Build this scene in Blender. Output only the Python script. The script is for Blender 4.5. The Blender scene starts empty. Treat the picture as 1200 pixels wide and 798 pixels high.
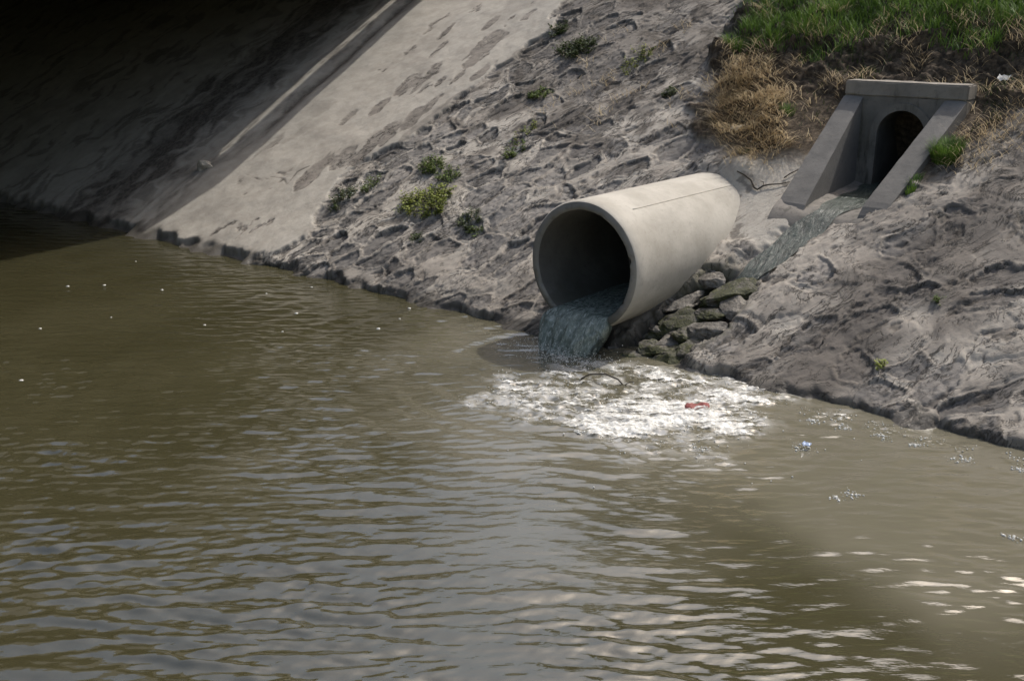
import bpy, math, random
import numpy as np
from mathutils import Vector, Matrix
random.seed(4); RNG = np.random.default_rng(4)
S = bpy.context.scene
COL = S.collection

# ------------------------------------------------------------------ camera
cam = bpy.data.cameras.new("camera"); co = bpy.data.objects.new("camera", cam); COL.objects.link(co)
cam.sensor_width = 36; cam.lens = 37.02; cam.clip_end = 2000
co.location = (0, 0, 3.2); co.rotation_euler = (math.radians(90 - 17.54), 0, math.radians(40.5))
S.camera = co
# ------------------------------------------------------------------ light
KX, KY = 0.15, 0.66                      # towards the sun: (KX, KY, 1)
EL = math.atan2(1, math.hypot(KX, KY)); AZ = math.atan2(KX, KY)
W = bpy.data.worlds.new("World"); S.world = W; W.use_nodes = True
wn = W.node_tree; bg = wn.nodes["Background"]
sky = wn.nodes.new("ShaderNodeTexSky"); sky.sky_type = 'NISHITA'; sky.sun_disc = False
sky.sun_elevation = EL; sky.sun_rotation = AZ; sky.dust_density = 6.0; sky.air_density = 1.4; sky.ozone_density = 1.0
wn.links.new(sky.outputs[0], bg.inputs[0]); bg.inputs[1].default_value = 0.15
sl = bpy.data.lights.new("sun", 'SUN'); sl.energy = 3.2; sl.angle = math.radians(0.8); sl.color = (1, .965, .91)
so = bpy.data.objects.new("sun", sl); COL.objects.link(so); so.location = (5, 20, 30)
so.rotation_euler = Vector((-KX, -KY, -1)).to_track_quat('-Z', 'Y').to_euler()
S.view_settings.view_transform = 'Standard'; S.view_settings.look = 'None'
S.view_settings.exposure = -0.02; S.view_settings.gamma = 1
S.cycles.max_bounces = 6; S.cycles.caustics_reflective = False; S.cycles.caustics_refractive = False
S.cycles.use_denoising = True

# ------------------------------------------------------------------ noise (numpy)
def h2(ix, iy, s):
    n = (ix.astype(np.int64) * 374761393 + iy.astype(np.int64) * 668265263 + s * 974634777) & 0xffffffff
    n = ((n ^ (n >> 13)) * 1274126177) & 0xffffffff
    n = ((n ^ (n >> 16)) * 2246822519) & 0xffffffff
    return ((n ^ (n >> 15)) & 0xffffff) / float(0x1000000)
def perlin(x, y, s=0):
    x, y = np.broadcast_arrays(np.asarray(x, float), np.asarray(y, float))
    ix = np.floor(x); iy = np.floor(y); fx = x - ix; fy = y - iy
    def g(a, b):
        t = h2(ix + a, iy + b, s) * 6.2831853
        return np.cos(t) * (fx - a) + np.sin(t) * (fy - b)
    u = fx**3 * (fx * (fx * 6 - 15) + 10); v = fy**3 * (fy * (fy * 6 - 15) + 10)
    a = g(0, 0) * (1 - u) + g(1, 0) * u; b = g(0, 1) * (1 - u) + g(1, 1) * u
    return (a * (1 - v) + b * v) * 1.5
def fbm(x, y, s=0, o=4, gain=.5):
    r = 0; a = 1.
    for i in range(o):
        r = r + a * perlin(x * 2.03**i + 17 * i, y * 2.03**i - 9 * i, s + i); a *= gain
    return r
def ridged(x, y, s=0, o=4):
    r = 0; a = 1.
    for i in range(o):
        r = r + a * (1 - 2 * np.abs(perlin(x * 2.1**i + 5 * i, y * 2.1**i + 3 * i, s + i))); a *= .5
    return r
def voronoi(x, y, s=0):
    ix = np.floor(x); iy = np.floor(y)
    f1 = np.full(x.shape, 9.); f2 = np.full(x.shape, 9.); cid = np.zeros(x.shape); px = np.zeros(x.shape); py = np.zeros(x.shape)
    for a in (-1, 0, 1):
        for b in (-1, 0, 1):
            jx = ix + a; jy = iy + b
            cx = jx + .1 + .8 * h2(jx, jy, s); cy = jy + .1 + .8 * h2(jx, jy, s + 77)
            d = np.hypot(x - cx, y - cy)
            m = d < f1
            f2 = np.where(m, f1, np.minimum(f2, d))
            cid = np.where(m, (jx + 5000) * 10007 + jy, cid); px = np.where(m, cx, px); py = np.where(m, cy, py)
            f1 = np.where(m, d, f1)
    return f1, f2, cid, px, py
def sst(a, b, x):
    t = np.clip((x - a) / (b - a), 0, 1); return t * t * (3 - 2 * t)
def cellrand(cid, s):
    return h2(np.floor(cid / 10007), np.mod(cid, 10007), s)
def segdist(x, y, pts):
    d = np.full(np.shape(x), 99.); par = np.zeros(np.shape(x)); n = len(pts) - 1
    for i in range(n):
        ax, ay = pts[i]; bx, by = pts[i + 1]; dx, dy = bx - ax, by - ay
        t = np.clip(((x - ax) * dx + (y - ay) * dy) / (dx * dx + dy * dy), 0, 1)
        q = np.hypot(x - ax - t * dx, y - ay - t * dy); m = q < d
        d = np.where(m, q, d); par = np.where(m, (i + t) / n, par)
    return d, par

# ------------------------------------------------------------------ mesh helpers
def mesh_np(name, V, F, mat, parent=None, attrs=None, smooth=True):
    V = np.asarray(V, np.float32); F = np.asarray(F, np.int32)
    me = bpy.data.meshes.new(name); k = F.shape[1]
    me.vertices.add(len(V)); me.vertices.foreach_set("co", V.ravel())
    me.loops.add(F.size); me.loops.foreach_set("vertex_index", F.ravel())
    me.polygons.add(len(F)); me.polygons.foreach_set("loop_start", np.arange(0, F.size, k, dtype=np.int32))
    me.polygons.foreach_set("use_smooth", np.full(len(F), smooth))
    for n, a in (attrs or {}).items():
        at = me.attributes.new(n, 'FLOAT', 'POINT'); at.data.foreach_set("value", np.asarray(a, np.float32).ravel())
    me.update(calc_edges=True); me.validate()
    if mat: me.materials.append(mat)
    o = bpy.data.objects.new(name, me); COL.objects.link(o)
    if parent: o.parent = parent
    return o
def mesh_py(name, V, F, mat, parent=None, smooth=False):
    me = bpy.data.meshes.new(name); me.from_pydata([tuple(v) for v in V], [], F); me.update()
    me.polygons.foreach_set("use_smooth", [smooth] * len(me.polygons))
    if mat: me.materials.append(mat)
    o = bpy.data.objects.new(name, me); COL.objects.link(o)
    if parent: o.parent = parent
    return o
def submesh(name, V, F, mask, attrs, mat, parent=None, smooth=True):
    f = F[mask]; u, inv = np.unique(f, return_inverse=True)
    return mesh_np(name, V[u], inv.reshape(f.shape), mat, parent, {k: a[u] for k, a in attrs.items()}, smooth)
def grid_faces(ny, nx):
    i = np.arange(ny * nx).reshape(ny, nx)
    return np.stack([i[:-1, :-1], i[:-1, 1:], i[1:, 1:], i[1:, :-1]], -1).reshape(-1, 4)
def tag(o, label=None, cat=None, group=None, kind=None):
    if label: o["label"] = label
    if cat: o["category"] = cat
    if group: o["group"] = group
    if kind: o["kind"] = kind
    return o
def empty(name, loc, label, cat, group=None):
    o = bpy.data.objects.new(name, None); COL.objects.link(o); o.location = loc; o.empty_display_size = .1
    return tag(o, label, cat, group)
def tube(path, rad, n=6, cap=True):
    P = [Vector(p) for p in path]; V = []; Fc = []
    for i, p in enumerate(P):
        t = (P[min(i + 1, len(P) - 1)] - P[max(i - 1, 0)]).normalized()
        a = t.cross(Vector((0, 0, 1)) if abs(t.z) < .9 else Vector((1, 0, 0))).normalized(); b = t.cross(a)
        r = rad[i] if hasattr(rad, '__len__') else rad
        for k in range(n):
            q = 2 * math.pi * k / n; V.append(p + (a * math.cos(q) + b * math.sin(q)) * r)
    for i in range(len(P) - 1):
        for k in range(n):
            Fc.append((i * n + k, i * n + (k + 1) % n, (i + 1) * n + (k + 1) % n, (i + 1) * n + k))
    if cap:
        Fc.append(tuple(range(n))[::-1]); Fc.append(tuple(range((len(P) - 1) * n, len(P) * n)))
    return V, Fc

# ------------------------------------------------------------------ materials
class NT:
    def __init__(s, name):
        s.m = bpy.data.materials.new(name); s.m.use_nodes = True; s.t = s.m.node_tree
        s.b = s.t.nodes["Principled BSDF"]; s.geo = s.t.nodes.new("ShaderNodeTexCoord")
    def n(s, ty, **kw):
        x = s.t.nodes.new(ty)
        for k, v in kw.items(): setattr(x, k, v)
        return x
    def lk(s, a, b): s.t.links.new(a, b)
    def put(s, sock, v):
        if hasattr(v, 'links'): s.lk(v, sock)
        elif isinstance(v, tuple) and len(v) == 3 and sock.type == 'RGBA': sock.default_value = (*v, 1)
        else: sock.default_value = v
    def attr(s, name): return s.n("ShaderNodeAttribute", attribute_name=name).outputs["Fac"]
    def vec(s, scale=(1, 1, 1), rot=(0, 0, 0)):
        mp = s.n("ShaderNodeMapping"); mp.inputs["Scale"].default_value = scale; mp.inputs["Rotation"].default_value = rot
        s.lk(s.geo.outputs["Object"], mp.inputs[0]); return mp.outputs[0]
    def noise(s, scale, detail=4, rough=.55, vec=None, dist=0.):
        x = s.n("ShaderNodeTexNoise"); x.inputs["Scale"].default_value = scale; x.inputs["Detail"].default_value = detail
        x.inputs["Roughness"].default_value = rough; x.inputs["Distortion"].default_value = dist
        s.lk(vec or s.geo.outputs["Object"], x.inputs["Vector"]); return x.outputs["Fac"]
    def ramp(s, v, a, b, lo=0., hi=1.):
        x = s.n("ShaderNodeMapRange"); x.interpolation_type = 'SMOOTHSTEP'
        s.lk(v, x.inputs[0]); x.inputs[1].default_value = a; x.inputs[2].default_value = b; x.inputs[3].default_value = lo; x.inputs[4].default_value = hi
        return x.outputs[0]
    def math(s, op, a, b=0.):
        x = s.n("ShaderNodeMath", operation=op); s.put(x.inputs[0], a); s.put(x.inputs[1], b); return x.outputs[0]
    def mix(s, f, a, b):
        x = s.n("ShaderNodeMix", data_type='RGBA'); s.put(x.inputs[0], f); s.put(x.inputs[6], a); s.put(x.inputs[7], b); return x.outputs[2]
    def bump(s, h, dist, strength=1., prev=None):
        x = s.n("ShaderNodeBump"); x.inputs["Strength"].default_value = strength; x.inputs["Distance"].default_value = dist
        s.lk(h, x.inputs["Height"])
        if prev: s.lk(prev, x.inputs["Normal"])
        return x.outputs[0]
    def done(s, col, rough=.9, normal=None, spec=.3):
        s.put(s.b.inputs["Base Color"], col); s.put(s.b.inputs["Roughness"], rough); s.b.inputs["Specular IOR Level"].default_value = spec
        if normal: s.lk(normal, s.b.inputs["Normal"])
        return s.m

def mat_bank():
    t = NT("grouted_stone_bank")
    n1 = t.noise(1.3, 5); n2 = t.noise(14, 5, .65); n3 = t.noise(70, 4, .6); n4 = t.noise(4.5, 5, .6)
    cv = t.n("ShaderNodeCombineXYZ"); t.lk(t.math('MULTIPLY', t.attr("ga"), .32), cv.inputs[0]); t.lk(t.attr("gc"), cv.inputs[1]); gv = cv.outputs[0]
    s1 = t.noise(7, 6, .62, gv, .15); s2 = t.noise(16, 5, .65, gv, .2); s3 = t.noise(3.2, 5, .6, gv, .2)
    line = t.ramp(t.math('ABSOLUTE', t.math('SUBTRACT', s1, .5)), .004, .026, 1., 0.)
    line = t.math('MULTIPLY', line, t.ramp(n1, .42, .58))
    line2 = t.ramp(t.math('ABSOLUTE', t.math('SUBTRACT', s2, .5)), .004, .022, 1., 0.)
    line = t.math('MAXIMUM', line, t.math('MULTIPLY', line2, t.ramp(n4, .46, .58)))
    line = t.math('MULTIPLY', line, t.math('SUBTRACT', 1., t.attr("panel")))
    mort = t.mix(t.ramp(n1, .35, .65), (.365, .328, .282), (.48, .438, .38))
    mort = t.mix(t.ramp(s3, .45, .68, 0, .65), mort, (.22, .195, .168))
    mort = t.mix(t.ramp(s2, .50, .72, 0, .45), mort, (.19, .17, .148))
    stone = t.mix(t.attr("tone"), (.15, .14, .13), (.36, .33, .295))
    stone = t.mix(t.ramp(n2, .4, .7, 0, .6), stone, (.12, .112, .105))
    c = t.mix(t.attr("stone"), mort, stone)
    c = t.mix(t.attr("panel"), c, t.mix(t.ramp(n4, .3, .7), (.365, .334, .288), (.435, .402, .35)))
    c = t.mix(t.math('MULTIPLY', t.attr("stain"), .82), c, (.112, .098, .086))
    c = t.mix(t.math('MULTIPLY', line, .8), c, (.05, .045, .04))
    speck = t.ramp(t.noise(38, 3, .7), .66, .75, 0, .6)
    c = t.mix(speck, c, (.12, .105, .09))
    c = t.mix(t.attr("dirt"), c, t.mix(t.ramp(n2, .35, .65), (.055, .047, .04), (.15, .13, .11)))
    c = t.mix(t.attr("soil"), c, t.mix(t.ramp(n2, .35, .7), (.04, .031, .023), (.15, .115, .08)))
    c = t.mix(t.attr("moss"), c, t.mix(t.ramp(n2, .35, .65), (.03, .032, .018), (.09, .09, .035)))
    wet = t.attr("wet")  # damp areas and the painted shade below the pipe
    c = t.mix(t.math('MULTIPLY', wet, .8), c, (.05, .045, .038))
    b = t.bump(n3, .005, .6); b = t.bump(n2, .014, .5, b)
    b = t.bump(t.math('SUBTRACT', 1., line), .010, .8, b); b = t.bump(t.math('MULTIPLY', s1, t.math('SUBTRACT', 1., t.attr("panel"))), .012, .6, b)
    rg = t.n("ShaderNodeMapRange"); t.lk(wet, rg.inputs[0]); rg.inputs[3].default_value = .92; rg.inputs[4].default_value = .45
    return t.done(c, rg.outputs[0], b, .25)
def mat_concrete(name, a, b_, dark=(.12, .11, .1), streak=False, bumpd=.003, tide=None):
    t = NT(name)
    n1 = t.noise(2.2, 6, .6); n2 = t.noise(22, 5, .6); n3 = t.noise(120, 3, .6)
    c = t.mix(t.ramp(n1, .3, .7), a, b_)
    c = t.mix(t.ramp(n2, .52, .8, 0, .45), c, dark)
    if streak:
        st = t.noise(5, 5, .65, t.vec((2.5, 2.5, .6)))
        c = t.mix(t.ramp(st, .5, .72, 0, .7), c, dark)
    if tide is not None:                      # damp, algae-stained lower part of the pipe
        sp_ = t.n("ShaderNodeSeparateXYZ"); t.lk(t.geo.outputs["Object"], sp_.inputs[0])
        zz_ = t.math('ADD', sp_.outputs[2], t.math('MULTIPLY', t.math('SUBTRACT', t.noise(4, 5, .65), .5), .55))
        c = t.mix(t.ramp(zz_, tide + .12, tide - .16, 0, .8), c, (.085, .08, .062))
        pt = t.ramp(t.noise(1.6, 6, .65, t.vec((1, .35, 1))), .50, .70, 0, .38); c = t.mix(pt, c, tuple(v * .62 for v in a))
    b = t.bump(n3, bumpd, .6); b = t.bump(n2, bumpd * 2.5, .5, b)
    return t.done(c, .88, b, .3)
def mat_rock(name, moss):
    t = NT(name); n2 = t.noise(9, 5, .65); n3 = t.noise(45, 4, .65)
    c = t.mix(t.ramp(n2, .35, .65), (.08, .072, .062), (.24, .218, .188))
    c = t.mix(t.ramp(n3, .5, .7, 0, .6), c, (.07, .062, .05))
    if moss: c = t.mix(t.ramp(t.noise(5, 5, .7), .5 - .18 * moss, .62 - .12 * moss), c, t.mix(t.ramp(n3, .3, .7), (.022, .024, .012), (.07, .072, .026)))
    b = t.bump(n3, .012, .9); b = t.bump(n2, .03, .7, b)
    return t.done(c, .7, b, .4)
def mat_leaf(name, a, b_, rough=.55, trans=.25):
    t = NT(name); oi = t.attr("hue")
    c = t.mix(oi, a, b_); t.done(c, rough, None, .35)
    tr = t.n("ShaderNodeBsdfTranslucent"); t.put(tr.inputs[0], c)
    mx = t.n("ShaderNodeMixShader"); mx.inputs[0].default_value = trans
    t.lk(t.b.outputs[0], mx.inputs[1]); t.lk(tr.outputs[0], mx.inputs[2]); t.lk(mx.outputs[0], t.t.nodes["Material Output"].inputs[0])
    return t.m
def mat_plain(name, c, rough=.7, var=.4, spec=.4):
    t = NT(name); n = t.noise(18, 4)
    return t.done(t.mix(t.ramp(n, .3, .7), tuple(v * (1 - var) for v in c), c), rough, t.bump(n, .004, .5), spec)
def mat_water():
    t = NT("murky_river_water")
    n1 = t.noise(.8, 4)
    c = t.mix(t.ramp(n1, .35, .65), (.046, .042, .0205), (.057, .052, .027))
    c = t.mix(t.attr("silt"), c, (.150, .138, .100))
    c = t.mix(t.attr("froth"), c, (.42, .41, .38))
    f1 = t.noise(16, 4, .6, t.vec((1, 1.6, 1), (0, 0, .7))); f2 = t.noise(45, 3, .6)
    wv = t.n('ShaderNodeCombineXYZ'); t.lk(t.math('MULTIPLY', t.attr('wu'), .28), wv.inputs[0]); t.lk(t.attr('wv'), wv.inputs[1])
    f3 = t.noise(17, 3, .55, wv.outputs[0])
    b = t.bump(f3, .010, .32); b = t.bump(f2, .002, .12, b); b = t.bump(f1, .005, .12, b)
    t.done(c, .03, b, 1.)
    t.b.inputs["IOR"].default_value = 1.75
    return t.m
def mat_pour():
    t = NT("grey_green_waste_water")
    st = t.noise(7, 5, .65, t.vec((1.5, .9, .8)), 1.4); st2 = t.noise(20, 4, .65, t.vec((1.7, .8, .55)), 1.2)
    c = t.mix(t.ramp(st, .35, .7), (.11, .135, .112), (.25, .29, .25))
    c = t.mix(t.ramp(st2, .48, .66, 0, .8), c, (.42, .45, .41))
    b = t.bump(st2, .012, .8); b = t.bump(st, .04, .6, b)
    t.done(c, .22, b, .5)
    fr = t.math('ADD', t.attr("fray"), t.math('MULTIPLY', t.math('SUBTRACT', st2, .5), 1.5))
    t.lk(t.ramp(fr, .62, .95, 1., .08), t.b.inputs["Alpha"]); return t.m
def mat_foam():
    t = NT("white_foam"); n = t.noise(60, 3)
    m = t.done(t.mix(t.ramp(n, .3, .7), (.50, .49, .45), (.78, .78, .75)), .3, t.bump(n, .01, .8), .6)
    return m

def mat_froth():
    t = NT("soft_froth"); n = t.noise(55, 3)
    t.done(t.mix(t.ramp(n, .3, .7), (.62, .60, .55), (.86, .86, .83)), .45, t.bump(n, .005, .7), .6)
    a = t.math('MULTIPLY', t.attr("al"), t.ramp(t.noise(32, 4, .7), .2, .7, .6, 1.15)); a.node.use_clamp = True
    t.lk(a, t.b.inputs["Alpha"]); return t.m
M_bank = mat_bank()
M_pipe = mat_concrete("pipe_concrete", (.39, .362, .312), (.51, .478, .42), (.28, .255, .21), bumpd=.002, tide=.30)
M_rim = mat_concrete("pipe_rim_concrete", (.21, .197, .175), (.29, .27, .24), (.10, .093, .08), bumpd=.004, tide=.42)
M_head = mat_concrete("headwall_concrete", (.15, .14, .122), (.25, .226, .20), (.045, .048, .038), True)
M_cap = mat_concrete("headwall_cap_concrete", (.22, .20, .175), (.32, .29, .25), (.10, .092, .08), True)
M_wingf = mat_concrete("wing_wall_concrete", (.145, .138, .128), (.19, .18, .167), (.08, .077, .07))  # darker tone stands in for shade on the wing walls
M_bridge = mat_concrete("bridge_concrete", (.25, .24, .22), (.32, .30, .28))
M_rock = mat_rock("grey_rock", 0); M_rockm = mat_rock("mossy_rock", .75); M_rockd = mat_rock("damp_mossy_rock", .5)
M_weed = mat_leaf("weed_green", (.06, .10, .02), (.17, .23, .045))
M_weedd = mat_leaf("weed_dark_green", (.03, .05, .015), (.07, .10, .025))
M_weedy = mat_leaf("weed_yellow_green", (.13, .17, .025), (.30, .33, .07))
M_grass = mat_leaf("grass_green", (.045, .095, .018), (.15, .25, .045))
M_straw = mat_leaf("dry_grass", (.50, .40, .25), (.85, .74, .54), .7, .35)
M_flower = mat_plain("white_petals", (.7, .7, .62))
M_stem = mat_plain("weed_stem", (.12, .11, .04))
M_twig = mat_plain("dark_twig", (.05, .04, .03))
M_froth = mat_froth(); M_water = mat_water(); M_pour = mat_pour(); M_foam = mat_foam()
M_red = mat_plain("red_cloth", (.30, .085, .075)); M_paper = mat_plain("white_paper", (.75, .73, .68)); M_blue = mat_plain("pale_blue_plastic", (.45, .55, .75), .2)
M_pale = mat_plain("pale_stone", (.55, .5, .42))
M_film = None

# ------------------------------------------------------------------ bank height field
TAN = math.tan(math.radians(31)); NRM = np.array([0, -math.sin(math.radians(31)), math.cos(math.radians(31))])
PX, PY, PZ, PR, PRI = -5.92, 7.97, .815, .638, .545          # outfall pipe
def axis(parts):
    out = []
    for a, b, st in parts: out.append(np.arange(a, b - 1e-6, st))
    return np.concatenate(out + [np.array([parts[-1][1]])])
gx = np.concatenate([[-160, -110, -75, -55, -42], axis([(-34, -12.2, .045), (-12.2, .3, .0150), (.3, 4, .06)]), [6, 10, 20, 50, 120, 200]])
gy = np.concatenate([axis([(7.0, 7.7, .06), (7.7, 13.9, .0155), (13.9, 19, .06)]), [22, 30, 45, 80, 160, 300]])
X, Y = np.meshgrid(gx, gy); sh = X.shape
zb = (Y - 8) * TAN
TOPZ = 4.0 + 1.5 * sst(-12.6, -9, X); k = .25
zb = -np.log(np.exp(-np.clip(zb, -3, 60) / k) + np.exp(-TOPZ / k)) * k
Vd = (Y - 8) / math.cos(math.radians(31))      # distance up the slope
def field(X, Y, Vd):
    A = {}
    wx = fbm(X * 1.1, Vd * 1.1, 3, 3) ; wy = fbm(X * 1.1 + 40, Vd * 1.1, 4, 3)
    # panel / rubble border
    bxs = np.interp(Y, [7.5, 8.16, 8.75, 9.48, 10.09, 10.99, 11.83, 12.7, 13.5, 16], [-11.5, -11.24, -10.88, -11.15, -10.97, -10.67, -10.43, -10.2, -10.35, -10.5])
    bn = X - bxs + .22 * fbm(X * 2.2, Vd * 1.2, 8, 4)
    panel = sst(.04, -.04, bn)
    # spalled patches on the panel
    sp = np.full(X.shape, 9.)
    for (x, y, rx, ry) in [(-11.78, 9.5, .17, .3), (-11.55, 9.85, .16, .28), (-11.3, 10.1, .16, .3), (-11.18, 10.42, .15, .28), (-11.02, 10.72, .13, .3), (-10.95, 11.0, .1, .2), (-11.9, 10.9, .12, .2), (-11.77, 11.4, .16, .25), (-11.56, 11.76, .1, .22),
                           (-11.03, 12.32, .2, .42), (-10.6, 11.73, .1, .22), (-10.95, 11.6, .07, .15), (-12.3, 10.6, .07, .2), (-11.4, 12.9, .08, .25), (-11.9, 12.2, .06, .2), (-12.15, 12.6, .07, .22), (-11.2, 11.5, .06, .12)]:
        sp = np.minimum(sp, np.hypot((X - x) / rx, (Y - y) / ry))
    sp = sp + .45 * fbm(X * 4, Vd * 3, 12, 4)
    spn = fbm(X * 2.6 + .5 * wx, Vd * 1.1, 15, 5)
    spall = np.maximum(sst(1.05, .9, sp), sst(.62, .70, spn) * sst(-13.6, -13, X)) * panel
    # ---------- rubble
    right = sst(-7.2, -5.6, X)
    ca, sa = math.cos(math.radians(62)), math.sin(math.radians(62))     # long axis of the stones, in (x, up-slope)
    a = X * ca + Vd * sa; c = -X * sa + Vd * ca
    aw = a + .16 * wx; cw = c + .13 * wy
    f1, f2, cid, px, py = voronoi(aw / .50, cw / .30, 21)
    e = f2 - f1
    r1 = cellrand(cid, 1); r2 = cellrand(cid, 2); r3 = cellrand(cid, 3); r4 = cellrand(cid, 4)
    ins = sst(.12, .21, e + .10 * fbm(X * 9, Vd * 9, 30, 3))
    expo = (r1 < np.where(right > .5, .46, .66)).astype(float)
    stone = ins * expo
    st1 = ridged(aw * 1.3, cw * 5.5, 40, 4); st2 = fbm(aw * 2.2, cw * 7, 45, 5)
    rough = ridged(X * 8 + wx, Vd * 8, 50, 4)
    h = .04 * fbm(X * .75, Vd * .8, 5, 3)
    mort = .0022 * st1 + .006 * st2 +   .013 * np.clip(fbm(aw * 1.3, cw * 2.2, 60, 3), -.6, .9)
    lx = (aw / .5 - px); ly = (cw / .3 - py)
    sh_ = (-.016 + .024 * (r4 - .4)) + (lx * (r2 - .5) * .09 + ly * (r3 - .5) * .07) + .005 * rough + .005 * fbm(aw * 5, cw * 9, 70, 3)
    dome = .022 * ins * (1 - expo) * (r2 - .2)
    rim = np.exp(-((e - .12) / .06)**2) * expo * .014
    hr = mort + dome + rim
    hr = hr * (1 - stone) + (sh_ + .35 * mort) * stone
    g1, g2, gid, gpx, gpy = voronoi((a + .05 * wx + .03 * fbm(X * 7, Vd * 7, 71, 2)) / .17, (c + .05 * wy) / .095, 72)
    fac = (gid * 0 + cellrand(gid, 5) - .5) * .013 + ((a / .17 - gpx) * (cellrand(gid, 6) - .5) + (c / .095 - gpy) * (cellrand(gid, 7) - .5)) * .024
    fac = fac * sst(.0, .12, g2 - g1) - .006 * sst(.10, .0, g2 - g1)
    hr = hr + fac * (.35 + .65 * stone) * sst(-.35, .15, fbm(X * 1.4, Vd * 1.4, 73, 3) + .25 * stone)
    # torn ledges and pits
    led = fbm(aw * .85 + .2 * wy, cw * 2.6, 80, 5)
    q = led * 4.2; fq = q - np.floor(q)
    hr = hr + .011 * (sst(.0, .07, fq) - fq) * sst(-.1, .35, fbm(X * .9, Vd * .9, 83, 3) + .1)
    pit = sst(.54, .63, fbm(aw * 2.4, cw * 5.2, 90, 4)); hr = hr - .015 * pit
    crk = np.abs(fbm(aw * .9, cw * 1.9, 95, 4)); cr = sst(.014, .004, crk) * sst(.0, .25, fbm(X * 1.3, Vd * 1.3, 97, 2) + .05)
    hr = hr - .018 * cr
    # ---------- panel
    hp = .055 + .012 * fbm(X * 1.3, Vd * .7, 100, 4) + .004 * fbm(X * 9, Vd * 5, 102, 3) - spall * (.008 + .003 * rough)
    rib = np.exp(-((X + 14.14 + .05 * fbm(X * 0, Vd * 1.5, 105, 3)) / .12)**2) * .014
    rib2 = np.exp(-((X + 14.45) / .05)**2) * .02 * sst(1.5, .5, Vd)
    hp = hp + rib + rib2 - .05 * np.exp(-((X + 13.83) / .13)**2) * sst(1.6, 3.0, Vd + .3 * wx)
    ck, _ = segdist(X, Y, [(-13.15, 9.34), (-12.61, 9.26), (-12.55, 9.36), (-12.26, 9.36), (-12.06, 9.26), (-12.12, 9.5), (-12.0, 9.62)])
    ck2, _ = segdist(X, Y, [(-12.26, 9.36), (-12.3, 9.15)]); ck = np.minimum(ck, ck2) + .03 * np.abs(wx)
    crackp = sst(.022, .008, ck) * panel
    hp = hp - .006 * crackp
    h = h * (1 - .6 * panel) + hp * panel + hr * (1 - panel)
    # ---------- soil and headwall surroundings
    sx = np.interp(Y, [10, 10.75, 11.1, 11.6, 12.2, 12.8, 13.5, 15], [-5.75, -5.9, -6.55, -6.85, -6.95, -6.95, -7.1, -7.2])
    sr = np.interp(Y, [10, 10.5, 11.0, 11.4, 11.8, 12.2, 13], [-3.75, -3.66, -3.45, -3.3, -3.0, -2.4, 2])
    nz = .35 * fbm(X * 2.2, Vd * 2.2, 110, 4)
    soil = sst(-.12, .14, X - sx + nz) * sst(.12, -.14, X - sr + .6 * nz) * sst(10.62, 10.95, Y + .5 * nz + .35 * sst(-3.9, -3.6, X))
    hs = .05 + .09 * fbm(X * 2.4, Vd * 2.4, 112, 5) + .12 * sst(12.15, 12.5, Y + .3 * nz) + .05 * ridged(X * 3, Vd * 5, 115, 3) * sst(11.3, 12.2, Y)
    hs = np.where(Y < 11.75, hs * (1 - .9 * sst(-5.75, -5.3, X)) - .05 * sst(-5.3, -5.0, X) * (X < -4.3), hs)
    h = h * (1 - soil) + hs * soil
    # smooth apron of concrete between pipe and headwall
    ap = sst(-6.0, -5.75, X + .2 * nz) * sst(-4.55, -4.75, X) * sst(9.45, 9.7, Y + .4 * nz) * (1 - soil) * sst(11.1, 10.9, Y)
    h = h * (1 - .85 * ap) - .05 * ap
    h = h + .10 * np.exp(-(((X + 5.85) / .33)**2 + ((Y - 10.52) / .28)**2)) + .15 * np.exp(-(((X + 5.60) / .2)**2 + ((Y - 10.46) / .2)**2))
    # ---------- gully from the headwall to the foot of the pipe
    gp = [(-4.38, 10.2), (-4.56, 9.85), (-4.72, 9.5), (-4.86, 9.2), (-4.95, 8.95), (-5.03, 8.6), (-5.2, 8.25), (-5.3, 7.9)]
    gd, gt = segdist(X, Y, gp)
    gdn = gd + .07 * fbm(X * 5, Vd * 4, 120, 4)
    low = sst(.40, .62, gt)
    gw = .17 + .12 * low
    g = sst(gw + .10, gw - .06, gdn)
    h = h * (1 - .8 * g) - g * (.10 + .14 * low + low * .07 * ridged(X * 5, Vd * 5, 124, 3))
    slot, _ = segdist(X, Y, [(-4.5, 9.6), (-4.62, 9.2), (-4.68, 8.95), (-4.78, 8.72)])
    h = h - .14 * sst(.06, .015, slot + .035 * fbm(X * 7, Vd * 7, 126, 3))
    wetg = sst(gw + .22, gw - .02, gdn) * sst(.36, .5, gt)
    under = sst(.75, .35, np.abs(X - PX - .25)) * sst(9.0, 8.45, Y)  # shade beneath the pipe's right side, painted through the wet mask
    # ---------- foot of the bank: broken edge and ledge at the water
    zz = (Y - 8) * TAN + .05 * fbm(X * 2.5, Vd * 0, 130, 4)
    h = h - .08 * sst(.09, .04, zz) * (1 - .5 * g) * sst(-.5, .3, fbm(X * 1.4, Vd * 0 + 3, 133, 3))
    wet = np.clip(sst(.13, .03, zz + .03 * fbm(X * 6, Vd * 6, 131, 3)) + .8 * under, 0, 1)  # real damp at the waterline plus the painted pipe shade
    # excavation for headwall and wing walls
    fx0 = np.interp(Y, [9.7, 10.1, 11.55], [-4.85, -4.75, -4.88]); fx1 = np.interp(Y, [9.7, 10.1, 11.55], [-4.0, -4.05, -3.74])
    exc = sst(-.02, .03, X - fx0) * sst(.02, -.03, X - fx1) * sst(9.96, 10.1, Y) * sst(11.78, 11.74, Y)
    h = np.where(exc > .01, h * (1 - exc) - exc * 1.2, h)
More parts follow.
